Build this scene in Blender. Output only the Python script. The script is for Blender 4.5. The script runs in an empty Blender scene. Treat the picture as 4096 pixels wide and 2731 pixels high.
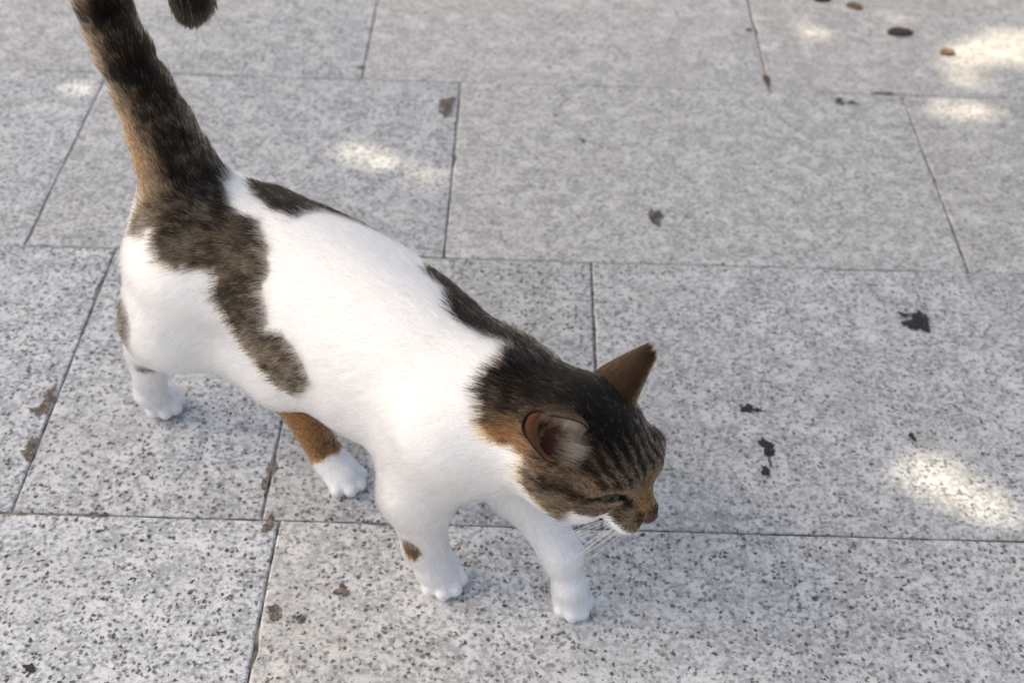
import bpy, bmesh, math, random
import numpy as np

DENOISE = True
rng = np.random.default_rng(7)
random.seed(7)
scene = bpy.context.scene
COL = scene.collection

# ------------------------------------------------------------------ camera
cam_data = bpy.data.cameras.new('camera')
cam_data.sensor_width = 36.0
cam_data.lens = 50.0
cam_data.clip_start = 0.02
cam_data.clip_end = 2000.0
cam = bpy.data.objects.new('camera', cam_data)
COL.objects.link(cam)
from mathutils import Matrix, Vector
cam.matrix_world = Matrix(((0.9995939, -0.0284961, 0.0, 0.0),
                           (0.0181692, 0.6373473, -0.7703624, 0.0),
                           (0.0219524, 0.7700495, 0.6376063, 0.931803),
                           (0, 0, 0, 1)))
cam_data.dof.use_dof = True
cam_data.dof.focus_distance = 1.03
cam_data.dof.aperture_fstop = 8.0
scene.camera = cam

# ------------------------------------------------------------------ sky, sun, exposure
SUN_EL, SUN_AZ = math.radians(56), math.radians(-78)      # azimuth from +Y towards +X
world = bpy.data.worlds.new('World')
scene.world = world
world.use_nodes = True
wn = world.node_tree
bg = wn.nodes['Background']
sky = wn.nodes.new('ShaderNodeTexSky')
sky.sky_type = 'NISHITA'
sky.sun_disc = False
sky.sun_elevation = SUN_EL
sky.sun_rotation = SUN_AZ
sky.air_density = 1.0
sky.dust_density = 10.0
sky.ozone_density = 0.6
wn.links.new(sky.outputs['Color'], bg.inputs['Color'])
bg.inputs['Strength'].default_value = 0.15
SUN_DIR = np.array([math.cos(SUN_EL)*math.sin(SUN_AZ), math.cos(SUN_EL)*math.cos(SUN_AZ), math.sin(SUN_EL)])
sun_data = bpy.data.lights.new('sun', 'SUN')
sun_data.energy = 2.6
sun_data.angle = math.radians(0.53)
sun_data.color = (1.0, 0.88, 0.68)
sun = bpy.data.objects.new('sun', sun_data)
sun.rotation_euler = Vector(SUN_DIR).to_track_quat('Z', 'Y').to_euler()
sun.location = (-5, 2, 8)
COL.objects.link(sun)
scene.view_settings.view_transform = 'Standard'
scene.view_settings.look = 'None'
scene.view_settings.exposure = 1.06
scene.view_settings.gamma = 1.0
scene.view_settings.use_curve_mapping = False
scene.render.engine = 'CYCLES'
scene.cycles.use_denoising = DENOISE
scene.cycles.max_bounces = 16
scene.cycles.diffuse_bounces = 6
scene.cycles.glossy_bounces = 6
scene.cycles.transmission_bounces = 12

# ------------------------------------------------------------------ helpers
def link(o, parent=None):
    COL.objects.link(o)
    if parent is not None:
        o.parent = parent
    return o
def mesh_obj(name, verts, faces, mat, parent=None, smooth=True):
    me = bpy.data.meshes.new(name)
    me.from_pydata([tuple(map(float, v)) for v in verts], [], [tuple(map(int, f)) for f in faces])
    me.materials.append(mat)
    if smooth:
        me.polygons.foreach_set('use_smooth', [True] * len(me.polygons))
    me.update()
    return link(bpy.data.objects.new(name, me), parent)
def empty(name, loc=(0, 0, 0), rz=0.0):
    o = bpy.data.objects.new(name, None)
    o.location = loc
    o.rotation_euler = (0, 0, rz)
    o.empty_display_size = .05
    return link(o)
def tag(o, label=None, cat=None, group=None, kind=None):
    if label: o['label'] = label
    if cat: o['category'] = cat
    if group: o['group'] = group
    if kind: o['kind'] = kind
    return o
class NT:
    """small node-tree writer"""
    def __init__(self, name):
        self.m = bpy.data.materials.new(name); self.m.use_nodes = True
        self.t = self.m.node_tree; self.b = self.t.nodes['Principled BSDF']
    def n(self, kind, **kw):
        x = self.t.nodes.new('ShaderNode' + kind)
        for k, v in kw.items():
            if k.startswith('i_'):
                x.inputs[k[2:].replace('_', ' ')].default_value = v
            else: setattr(x, k, v)
        return x
    def l(self, a, b): self.t.links.new(a, b)
    def math(self, op, a, b=None, c=None, clamp=False):
        x = self.n('Math', operation=op, use_clamp=clamp)
        for i, v in enumerate((a, b, c)):
            if v is None: continue
            if hasattr(v, 'is_linked'): self.l(v, x.inputs[i])
            else: x.inputs[i].default_value = v
        return x.outputs[0]
    def noise(self, vec, scale, detail=2.0, rough=.5, dist=0.0):
        x = self.n('TexNoise'); x.inputs['Scale'].default_value = scale
        x.inputs['Detail'].default_value = detail; x.inputs['Roughness'].default_value = rough
        x.inputs['Distortion'].default_value = dist
        self.l(vec, x.inputs['Vector']); return x.outputs['Fac']
    def ramp(self, fac, a, b, va=0.0, vb=1.0):       # smooth map a..b -> va..vb
        x = self.n('MapRange', interpolation_type='SMOOTHSTEP')
        self.l(fac, x.inputs['Value'])
        for i, v in ((1, a), (2, b), (3, va), (4, vb)):
            if hasattr(v, 'is_linked'): self.l(v, x.inputs[i])
            else: x.inputs[i].default_value = v
        return x.outputs['Result']
    def mix(self, fac, a, b):
        x = self.n('Mix', data_type='RGBA')
        for v, s in ((fac, x.inputs[0]), (a, x.inputs[6]), (b, x.inputs[7])):
            if hasattr(v, 'is_linked'): self.l(v, s)
            elif isinstance(v, (tuple, list)): s.default_value = (*v, 1) if len(v) == 3 else v
            else: s.default_value = v
        return x.outputs[2]
def plain(name, col, rough=.6, spec=.3):
    t = NT(name); t.b.inputs['Base Color'].default_value = (*col, 1)
    t.b.inputs['Roughness'].default_value = rough; t.b.inputs['Specular IOR Level'].default_value = spec
    return t.m

# ------------------------------------------------------------------ stone, joints, ground
def stone_material(name, per_slab=True):
    t = NT(name)
    geo = t.n('NewGeometry')
    if per_slab:
        oi = t.n('ObjectInfo')
        off = t.n('CombineXYZ'); k = t.math('MULTIPLY', oi.outputs['Random'], 37.0)
        t.l(k, off.inputs[0]); t.l(k, off.inputs[2])
        add = t.n('VectorMath', operation='ADD'); t.l(geo.outputs['Position'], add.inputs[0]); t.l(off.outputs[0], add.inputs[1])
        vec = add.outputs[0]
        sp = t.n('Attribute', attribute_type='OBJECT', attribute_name='speckle').outputs['Fac']
        wm = t.n('Attribute', attribute_type='OBJECT', attribute_name='warmth').outputs['Fac']
    else:
        vec = geo.outputs['Position']
        v = t.n('Value'); v.outputs[0].default_value = .6; sp = v.outputs[0]
        v = t.n('Value'); v.outputs[0].default_value = .5; wm = v.outputs[0]
    if per_slab: tn = t.n('Attribute', attribute_type='OBJECT', attribute_name='tone').outputs['Fac']
    else:
        v = t.n('Value'); v.outputs[0].default_value = 1.0; tn = v.outputs[0]
    big = t.noise(vec, 7.0, 3.0, .55)
    mid = t.noise(vec, 46.0, 3.0, .6)
    fine = t.noise(vec, 210.0, 2.0, .6)
    wob = t.n('TexNoise'); wob.inputs['Scale'].default_value = 230.0; wob.inputs['Detail'].default_value = 2.0; t.l(vec, wob.inputs['Vector'])
    wv_ = t.n('VectorMath', operation='MULTIPLY_ADD'); t.l(wob.outputs['Color'], wv_.inputs[0]); wv_.inputs[1].default_value = (.0075, .0075, .0075); t.l(vec, wv_.inputs[2])
    wvec = wv_.outputs[0]                                # wavering coordinates so that grains are irregular
    light = t.mix(wm, (.515, .535, .562), (.498, .488, .458))
    grey = t.mix(wm, (.280, .292, .303), (.325, .319, .300))
    base = t.mix(t.ramp(t.math('ADD', t.math('MULTIPLY', mid, .40), t.math('MULTIPLY', fine, .60)), .40, .58), grey, light)
    base = t.mix(t.math('MULTIPLY', t.ramp(mid, .54, .70), .60), base, (.60, .597, .575))      # milky quartz patches
    base = t.mix(t.math('MULTIPLY', t.ramp(big, .50, .72), .38), base, t.mix(wm, (.365, .375, .385), (.43, .41, .365)))
    def grains(scale, lo, soft, r0, r1):
        vo = t.n('TexVoronoi', feature='F1'); vo.inputs['Scale'].default_value = scale; t.l(wvec, vo.inputs['Vector'])
        c = t.n('SeparateColor'); t.l(vo.outputs['Color'], c.inputs[0])
        pres = t.ramp(t.math('ADD', c.outputs[0], t.math('MULTIPLY', t.math('SUBTRACT', mid, .5), .5)), lo, lo + soft)
        return t.math('MULTIPLY', pres, t.ramp(vo.outputs['Distance'], r0, r1, 1.0, 0.0)), c.outputs[1], c.outputs[2]
    k1, v1, h1 = grains(225.0, .44, .14, .26, .62)       # mica and hornblende grains, 2-3 mm
    a1 = t.math('MULTIPLY', k1, t.math('MULTIPLY', t.math('ADD', .26, t.math('MULTIPLY', sp, .95)), t.math('ADD', .35, t.math('MULTIPLY', v1, .65))))
    base = t.mix(a1, base, t.mix(t.ramp(h1, .60, .85), (.040, .044, .046), (.105, .082, .058)))
    k2, v2, h2 = grains(430.0, .60, .10, .25, .55)       # finer pepper
    base = t.mix(t.math('MULTIPLY', k2, t.math('MULTIPLY', t.math('ADD', .10, t.math('MULTIPLY', sp, .70)), t.math('ADD', .3, t.math('MULTIPLY', v2, .6)))), base, (.12, .125, .125))
    k3, v3, h3 = grains(120.0, .88, .06, .16, .46)       # scattered larger flecks
    base = t.mix(t.math('MULTIPLY', k3, t.math('ADD', .25, t.math('MULTIPLY', v3, .6))), base, t.mix(t.ramp(h3, .45, .6), (.075, .075, .070), (.165, .130, .095)))
    dark = a1
    tone = t.n('VectorMath', operation='SCALE'); t.l(base, tone.inputs[0]); t.l(t.math('MULTIPLY', tn, 1.03), tone.inputs['Scale']); base = tone.outputs[0]
    t.l(base, t.b.inputs['Base Color'])
    t.b.inputs['Roughness'].default_value = .62
    t.b.inputs['Specular IOR Level'].default_value = .30
    bump = t.n('Bump'); bump.inputs['Strength'].default_value = .25; bump.inputs['Distance'].default_value = .0012
    hgt = t.math('SUBTRACT', t.math('ADD', t.math('MULTIPLY', fine, .6), t.math('MULTIPLY', mid, .6)), t.math('MULTIPLY', dark, .5))
    t.l(hgt, bump.inputs['Height']); t.l(bump.outputs[0], t.b.inputs['Normal'])
    return t.m
def mortar_material():
    t = NT('joint dirt'); geo = t.n('NewGeometry')
    f = t.noise(geo.outputs['Position'], 60.0, 4.0, .7)
    t.l(t.mix(t.ramp(f, .40, .64), (.060, .056, .048), (.26, .245, .215)), t.b.inputs['Base Color'])
    t.b.inputs['Roughness'].default_value = .95
    return t.m
MAT_SLAB = stone_material('granite slab')
MAT_JOINT = mortar_material()

# the ground far around, then the mortar bed the slabs lie in
GX, GY = 400.0, 400.0
ground = mesh_obj('ground', [(-GX, -GY, -.06), (GX, -GY, -.06), (GX, GY, -.06), (-GX, GY, -.06)], [(0, 1, 2, 3)],
                  stone_material('granite paving far off', False), smooth=False)
tag(ground, kind='structure')
PX0, PX1, PY0, PY1 = -2.25, 2.25, -.35, 3.30
b0 = [(PX0, PY0), (PX1, PY0), (PX1, PY1), (PX0, PY1)]
pav = mesh_obj('pavement', [(x, y, z) for z in (-.05, -.0019) for x, y in b0],
               [(4, 5, 6, 7), (0, 1, 5, 4), (1, 2, 6, 5), (2, 3, 7, 6), (3, 0, 4, 7)], MAT_JOINT, smooth=False)
tag(pav, kind='structure')

def slab_mesh(w, d, r):
    """a stone slab, centre origin, top at z = 0: worn, slightly wavering edges with a small arris"""
    def edge(n):                                       # wavering offset along one edge
        k = r.normal(0, 1, n); k = np.convolve(np.r_[k, k], np.ones(3) / 3, 'same')[:n]
        o = .0005 * k
        for _ in range(r.integers(0, 3)):              # small chips
            o[r.integers(1, n - 1)] -= r.uniform(.0008, .0025)
        return o
    hw, hd = w / 2, d / 2
    nx, ny = max(6, int(w / .018)), max(6, int(d / .018))
    loop = []
    for (ax, ay, bx, by, nx_, ny_, n) in ((-hw, -hd, hw, -hd, 0, -1, nx), (hw, -hd, hw, hd, 1, 0, ny),
                                          (hw, hd, -hw, hd, 0, 1, nx), (-hw, hd, -hw, -hd, -1, 0, ny)):
        o = edge(n)
        for i in range(n):
            t = i / n
            off = o[i] if i else -.0006
            loop.append((ax + (bx - ax) * t + nx_ * off, ay + (by - ay) * t + ny_ * off))
    loop = np.array(loop); m = len(loop)
    inn = loop * (1 - np.array([.0016 / hw, .0016 / hd]))
    v = [(x, y, 0.0) for x, y in inn] + [(x, y, -.0011) for x, y in loop] + [(x, y, -.0400) for x, y in loop]
    f = [tuple(range(m))]
    for i in range(m):
        j = (i + 1) % m
        f.append((m + i, m + j, j, i)); f.append((2*m + i, 2*m + j, m + j, m + i))
    return v, f
# rows of the paving (front to back) with the cross joints seen in each; beyond the view the pattern goes on
ROWS = [(-.33, .07, [-1.9, -1.38, -.83, -.31, .22, .70, 1.27, 1.83], .7, .5),
        (.07, .470, [-2.1, -1.55, -1.06, -.52, -.02, .52, 1.04, 1.61, 2.1], .8, .4),
        (.470, .869, [-1.84, -1.32, -.78, -.202, .560, 1.09, 1.66], 1.0, .35),
        (.869, 1.268, [-2.08, -1.53, -1.0, -.440, -.218, .085, .640, 1.21, 1.75], .95, .2),
        (1.268, 1.657, [-1.67, -1.1, -.541, -.077, .503, 1.06, 1.62], .6, .45),
        (1.657, 2.05, [-1.95, -1.4, -.83, -.207, .330, .90, 1.44, 2.0], .45, .5),
        (2.05, 2.45, [-1.7, -1.12, -.58, -.03, .52, 1.1, 1.66], .45, .5),
        (2.45, 2.85, [-2.0, -1.45, -.9, -.33, .24, .78, 1.33, 1.9], .5, .5),
        (2.85, 3.25, [-1.75, -1.2, -.64, -.1, .47, 1.0, 1.58], .5, .5)]
LOOK = {(2, 3): (1.0, .0, 1.18), (2, 4): (.85, .65, 1.20), (3, 3): (1.0, .0, 1.08), (3, 4): (1.0, .05, 1.06), (3, 5): (.88, .50, 1.04), (3, 6): (.66, .50, 1.10),
        (4, 1): (.75, .1, 1.02), (4, 2): (.75, .15, 1.02), (4, 3): (.55, .35, 1.0), (4, 4): (.34, .80, 1.07), (4, 5): (.46, .95, 1.07),
        (5, 3): (.6, .35, 1.0), (5, 4): (.26, .75, 1.05), (5, 5): (.24, .95, 1.07)}
slab_at = []
for ri, (y0, y1, joints, sp, wm) in enumerate(ROWS):
    xs = [PX0] + joints + [PX1]
    for k, (x0, x1) in enumerate(zip(xs[:-1], xs[1:])):
        r = np.random.default_rng(100 * ri + k)
        gap = .0028 if y0 < 1.2 else .0024
        if x1 - x0 < .06: continue
        far = .0013 if y1 > 1.6 else (.0020 if y1 > 1.2 else gap)
        v, f = slab_mesh(x1 - x0 - gap*(.62 if y0 > 1.2 or x0 < -.43 else .9), y1 - y0 - far, r)
        o = mesh_obj('paving_slab', v, f, MAT_SLAB, pav, smooth=False)
        o.location = ((x0 + x1) / 2, (y0 + y1) / 2, r.uniform(-.0004, .0004))
        o.rotation_euler = (r.normal(0, .0006), r.normal(0, .0005), r.normal(0, .0004))
        s_, w_, t_ = LOOK.get((ri, k), (sp * r.uniform(.8, 1.05), min(1, max(0, wm + r.uniform(-.25, .25))), r.uniform(.94, 1.05)))
        o['speckle'] = float(s_); o['warmth'] = float(w_); o['tone'] = float(t_)
        slab_at.append((x0, x1, y0, y1, o))
def slab_under(x, y):
    for x0, x1, y0, y1, o in slab_at:
        if x0 <= x < x1 and y0 <= y < y1: return o

# spilt and trodden-in marks on the stone: thin irregular films, each on its slab
def film(x, y, rx, ry, seed, n=1, spread=.6, ragged=.35, ang=0.0):
    """a stain: ragged blots that thin out towards their edges; returns points, faces and how much each point is covered"""
    r = np.random.default_rng(seed); vs, fs, cov = [], [], []
    n = n*2 + 3 if n > 1 else n + 1
    for i in range(n):
        s = 1.0 if i == 0 else r.uniform(.18, .5)
        cx, cy = (0, 0) if i == 0 else r.uniform(-spread, spread, 2) * 1.5
        m = 20; a = np.arange(m) / m * 2 * np.pi
        rad = 1 + ragged * (.6*np.sin(2*a + r.uniform(0, 6)) + .6*np.sin(3*a + r.uniform(0, 6)) + .5*np.sin(5*a + r.uniform(0, 6))) + r.normal(0, ragged*.25, m)
        rad = np.clip(rad, .25, 2)
        b = len(vs); z = .0008 + .00006 * i
        vs.append((cx*rx, cy*ry, z)); cov.append(1.0)
        for q, c in ((.55, 1.0), (1.0, .55), (1.45, 0.0)):
            vs += [((cx + s*q*w*math.cos(t)) * rx, (cy + s*q*w*math.sin(t)) * ry, z) for w, t in zip(rad, a)]; cov += [c]*m
        fs += [(b, b + 1 + j, b + 1 + (j+1) % m) for j in range(m)]
        for q in range(2):
            o = b + 1 + q*m
            fs += [(o + j, o + m + j, o + m + (j+1) % m, o + (j+1) % m) for j in range(m)]
    return vs, fs, cov
def stain_material(name, ca, cb):
    t = NT(name); g = t.n('NewGeometry')
    f = t.math('ADD', t.math('MULTIPLY', t.noise(g.outputs['Position'], 420, 2), .6), t.math('MULTIPLY', t.noise(g.outputs['Position'], 130, 2), .4))
    t.l(t.mix(t.ramp(f, .42, .60), ca, cb), t.b.inputs['Base Color']); t.b.inputs['Roughness'].default_value = .85
    c = t.n('Attribute', attribute_type='GEOMETRY', attribute_name='cover').outputs['Fac']
    nz = t.noise(g.outputs['Position'], 520, 2, .6)
    t.l(t.math('MULTIPLY', t.ramp(t.math('ADD', c, t.math('MULTIPLY', t.math('SUBTRACT', nz, .5), 1.1)), .26, .58), .93), t.b.inputs['Alpha'])
    return t.m
M_TAR = stain_material('tar mark', (.022, .022, .021), (.030, .029, .027))
M_SOIL = stain_material('brown soil mark', (.085, .066, .052), (.22, .185, .155)); M_GREY = stain_material('grey mark', (.055, .052, .046), (.17, .16, .145))
M_RUST = stain_material('rust mark', (.10, .058, .030), (.17, .10, .05))
MARKS = [(.426, 1.175, .0095, .010, M_TAR, 7, .9, .45), (.231, 1.033, .0055, .005, M_TAR, 2, .9, .3), (.242, 1.031, .004, .0022, M_TAR, 1, 0, .3),
         (.244, .979, .0055, .009, M_TAR, 2, .5, .45), (.2385, .948, .0028, .006, M_TAR, 2, .7, .4), (.2445, .962, .0013, .009, M_GREY, 1, 0, .4),
         (.163, 1.357, .0065, .012, M_GREY, 4, .7, .5), (.418, 1.633, .0055, .006, M_GREY, 3, .8, .4), (.434, 1.631, .005, .005, M_GREY, 1, .5, .4),
         (.481, 1.6585, .013, .004, M_GREY, 2, .5, .3), (-.092, 1.592, .010, .016, M_SOIL, 4, .8, .5),
         (-.4475, 1.016, .0055, .017, M_SOIL, 3, .5, .45), (-.4455, .948, .005, .013, M_SOIL, 2, .4, .35), (-.452, 1.003, .006, .005, M_SOIL, 2, .8, .4),
         (-.2185, .934, .0035, .010, M_SOIL, 2, .3, .3), (-.2215, .912, .003, .007, M_SOIL, 1, .3, .3),
         (-.191, .763, .0045, .006, M_SOIL, 4, .9, .5), (-.137, .789, .005, .004, M_SOIL, 3, 1, .5), (-.168, .757, .003, .0035, M_GREY, 2, .8, .4),
         (-.377, .701, .0045, .0035, M_TAR, 1, .6, .35), (.329, 1.684, .0035, .017, M_RUST, 2, .3, .3), (.321, 1.827, .004, .005, M_RUST, 1, .4, .3),
         (.386, 1.000, .0026, .005, M_TAR, 1, .4, .3), (.081, 1.518, .003, .004, M_GREY, 1, .4, .4), (-.211, 1.687, .004, .004, M_GREY, 1, .4, .3),
         (-.211, .862, .0035, .010, M_SOIL, 1, .3, .3), (.049, .8585, .002, .002, M_TAR, 1, .3, .3)]
for i, (x, y, rx, ry, m, n, spread, rag) in enumerate(MARKS):
    sl = slab_under(x, y)
    v, f, cov = film(x, y, rx, ry, 40 + i, n, spread, rag)
    o = mesh_obj('stain', v, f, m, sl, smooth=False)
    o.data.attributes.new('cover', 'FLOAT', 'POINT').data.foreach_set('value', cov)
    o.location = (x - sl.location.x, y - sl.location.y, 0)

# small brown scraps of dead leaf lying loose on the stone, near the far right
def scrap(name, x, y, L, W, ang, mat, label, seed):
    r = np.random.default_rng(seed); m = 14; vs = []
    for k, t in enumerate(np.linspace(0, 1, m)):
        w = W * math.sin(math.pi * t) ** .7 * (1 + .24 * r.normal())
        zc = .0014 + .0007 * math.sin(math.pi * t) + .0005 * r.normal()
        for s, zz in ((-1, .0022), (-.4, 0), (.4, 0), (1, .0020)):
            vs.append((L * (t - .5) * 2, w * s + .0015 * math.sin(3 * t), zc + zz))
        for s in (1, -1): vs.append((L * (t - .5) * 2, w * s * .8, zc - .0014))
    fs = []
    for k in range(m - 1):
        for j in range(6):
            a = k*6 + j; b = k*6 + (j+1) % 6
            fs.append((a, b, b + 6, a + 6))
    fs += [tuple(range(5, -1, -1)), tuple(range((m-1)*6, m*6))]
    o = mesh_obj(name, vs, fs, mat)
    o.location = (x, y, .0006); o.rotation_euler = (0, 0, ang)
    return tag(o, label, 'leaf scrap', 'leaf scraps on the paving')
M_LEAFDARK = plain('dead leaf dark', (.075, .052, .043), .8, .2)
M_LEAFTAN = plain('dead leaf tan', (.24, .17, .085), .8, .2)
scrap('leaf_scrap', .534, 1.829, .0185, .0095, .05, M_LEAFDARK, 'large dark brown oval leaf scrap on bare grey stone left of the sun patch', 1)
scrap('leaf_scrap', .588, 1.774, .0105, .0058, -.05, M_LEAFTAN, 'small tan leaf scrap at the left tip of the biggest far sun patch', 2)
scrap('leaf_scrap', .482, 1.906, .0120, .0062, -.5, M_LEAFTAN, 'thin tan leaf scrap slanting, right one of the pair at the top edge', 3)
scrap('leaf_scrap', .439, 1.926, .0120, .0075, .1, M_LEAFDARK, 'dark brown leaf scrap cut by the top edge, left of the slanting tan one', 4)

# ------------------------------------------------------------------ the tree whose crown shades the paving
def vn2(q):
    return np.sin(3.1*q[:, 0] + 1.3) * np.cos(2.7*q[:, 1]) + .5*np.sin(7*q[:, 0] + 5*q[:, 1])
def build_tree():
    t = empty('shade_tree', (-3.10, 3.60, -.06))
    tag(t, 'leafy shade tree overhead whose crown lets small sun spots through onto the paving', 'tree')
    bark = NT('bark'); g = bark.n('NewGeometry')
    bark.l(bark.mix(bark.noise(g.outputs['Position'], 25, 5, .7), (.07, .05, .035), (.19, .15, .11)), bark.b.inputs['Base Color'])
    bark.b.inputs['Roughness'].default_value = .9
    leafm = NT('leaf'); oi = leafm.n('NewGeometry')
    leafm.l(leafm.mix(leafm.noise(oi.outputs['Position'], 6, 2), (.035, .075, .018), (.075, .12, .03)), leafm.b.inputs['Base Color'])
    leafm.b.inputs['Roughness'].default_value = .5
    O = np.array([-3.10, 3.60, -.06])
    c = np.array([.05, 1.30, 0]) + SUN_DIR * 4.3             # crown centre, on the sun's way to the paving
    e1 = np.cross(SUN_DIR, [0, 0, 1]); e1 /= np.linalg.norm(e1); e2 = np.cross(e1, SUN_DIR)
    R = 1.28
    def tube(path, r0, r1, n=10):
        path = np.array(path, float); vs, fs = [], []
        for i, p in enumerate(path):
            d = path[min(i+1, len(path)-1)] - path[max(i-1, 0)]; d /= np.linalg.norm(d)
            a = np.cross(d, [0.3, 1, 0.2]); a /= np.linalg.norm(a); b = np.cross(d, a)
            rr = r0 + (r1 - r0) * i / (len(path) - 1)
            for k in range(n):
                an = 2*np.pi*k/n; vs.append(p + rr*(1 + .08*math.sin(3*an + i))*(a*math.cos(an) + b*math.sin(an)))
        for i in range(len(path)-1):
            for k in range(n): fs.append((i*n+k, i*n+(k+1) % n, (i+1)*n+(k+1) % n, (i+1)*n+k))
        return vs, fs
    # gaps in the crown: where a ray towards the sun gets through (points on the paving, half sizes, turn)
    GAPS = [(.398, .952, .018, .024, 0), (.418, .929, .014, .017, 0), (.441, .908, .018, .016, 0),
            (.625, 1.774, .036, .022, 0), (.66, 1.80, .036, .030, 0), (.705, 1.800, .048, .040, 0), (.577, 1.622, .036, .016, .12),
            (.412, 1.825, .012, .014, 0), (-.188, 1.476, .016, .012, -.6), (-.175, 1.466, .012, .010, 0), (-.222, 1.528, .005, .005, 0), (-.107, 1.427, .009, .009, 0),
            (-.566, 1.611, .014, .009, 0), (-.088, 1.283, .005, .005, 0), (.551, 1.698, .007, .0045, 0), (.356, 1.765, .005, .006, 0),
            (.538, 1.873, .009, .007, 0), (.245, 1.085, .0045, .0045, 0), (.62, 1.70, .009, .0045, .3)]
    fork = np.array([.25, -.30, 2.0])
    v, f = tube([(0, 0, -.1), (.02, 0, .5), (.05, .03, 1.4), fork, fork + (-.05, -.1, .5)], .17, .09)
    mesh_obj('trunk', v, f, bark.m, t)
    r = np.random.default_rng(3)
    for k in range(10):
        for tries in range(60):                           # a limb that does not cross any of the gaps
            an = 2*np.pi*k/7 + .3 + r.normal(0, .25)
            end = c - O + r.uniform(.45, .9)*R*(e1*math.cos(an) + e2*math.sin(an)) + SUN_DIR*r.uniform(-.3, .5)
            if k >= 7: end = np.array([.25 + 1.5*math.cos(2.1*k), 1.05 + 1.5*math.sin(2.1*k), 3.4 + r.normal(0, .1)]) - O + r.normal(0, .2, 3)*(1, 1, .2)
            st = fork + (0, 0, .1*k/7)
            p = [st + (end - st)*s + np.array([0, 0, .35*math.sin(math.pi*s)]) + r.normal(0, .04, 3)*(0 < s < 1) for s in np.linspace(0, 1, 9)]
            pp = np.array(p) + O; pp = np.concatenate([pp, (pp[1:] + pp[:-1])/2, pp[1:]*.75 + pp[:-1]*.25, pp[1:]*.25 + pp[:-1]*.75])
            sh = pp - SUN_DIR*(pp[:, 2:3]/SUN_DIR[2])
            if min(math.hypot(x_ - gx, y_ - gy) for x_, y_ in sh[:, :2] for gx, gy, *_ in GAPS) > .09: break
        else: continue
        v, f = tube(p, .055, .012, 7)
        mesh_obj('limb', v, f, bark.m, t)
    n = 24000
    q = r.uniform(-1, 1, (n, 2)); q = q[(q**2).sum(1) < 1]
    n = len(q)
    edge = 1 + .10*np.sin(5*np.arctan2(q[:, 1], q[:, 0])) + .06*np.sin(11*np.arctan2(q[:, 1], q[:, 0]) + 1)
    P = c + R*edge[:, None]*(q[:, :1]*e1 + q[:, 1:]*e2) + SUN_DIR*((r.uniform(-1, 1, n)*(1.05 - (q**2).sum(1))**.5)*.85)[:, None]
    m2 = 14000                                             # the part of the crown that reaches out overhead
    q2 = r.uniform(-1, 1, (m2, 2)); q2 = q2[(q2**2).sum(1) < 1]; m2 = len(q2)
    P2 = np.c_[.05 + 2.1*q2[:, 0], 1.35 + 2.2*q2[:, 1], 3.45 + r.uniform(-.3, .3, m2) + .35*vn2(q2)]
    P = np.concatenate([P, P2]); n = len(P)
    nz = r.normal(0, .38, (n, 3)) + np.where((np.arange(n) < n - m2)[:, None], SUN_DIR, np.array([0, 0, 1.0])); nz /= np.linalg.norm(nz, axis=1)[:, None]
    ax = np.cross(nz, r.normal(0, 1, (n, 3))); ax /= np.linalg.norm(ax, axis=1)[:, None]
    bx = np.cross(nz, ax)
    L = r.uniform(.045, .07, n)[:, None]; W = L*.55
    shape = [(-1, 0, 0), (-.35, .85, .12), (.35, .75, .12), (1, 0, -.15), (.35, -.75, .12), (-.35, -.85, .12)]
    V = np.stack([P + ax*L*a + bx*W*b + nz*L*z for a, b, z in shape], 1)       # n,6,3
    G = V - SUN_DIR*(V[..., 2:3]/SUN_DIR[2])                                   # shadow points on the paving
    gr = np.linspace(0, 1, 6); U, W2 = [g_.reshape(-1) for g_ in np.meshgrid(gr, gr)]
    mids = np.concatenate([sum(G[:, k:k+1]*wt_[None, :, None] for k, wt_ in zip(q4, ((1-U)*(1-W2), U*(1-W2), U*W2, (1-U)*W2)))
                           for q4 in ((0, 1, 2, 3), (0, 3, 4, 5))], 1)
    keep = np.ones(n, bool)
    for x, y, rx, ry, an in GAPS:
        dx, dy = mids[..., 0]-x, mids[..., 1]-y
        u_ = dx*math.cos(an) + dy*math.sin(an); w_ = -dx*math.sin(an) + dy*math.cos(an)
        keep &= ~(((u_/rx)**2 + (w_/ry)**2) < 1).any(1)
    V = V[keep] - O; n = len(V)
    me = bpy.data.meshes.new('crown')
    me.vertices.add(n*6); me.vertices.foreach_set('co', V.reshape(-1).astype(np.float32))
    quad = np.array([[0, 1, 2, 3], [0, 3, 4, 5]]); F = (np.arange(n)[:, None, None]*6 + quad).reshape(-1, 4)
    me.loops.add(F.size); me.loops.foreach_set('vertex_index', F.reshape(-1))
    me.polygons.add(len(F)); me.polygons.foreach_set('loop_start', np.arange(len(F))*4)
    me.materials.append(leafm.m); me.update(calc_edges=True); me.validate()
    o = link(bpy.data.objects.new('crown', me), t); o['kind'] = 'stuff'
build_tree()
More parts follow.
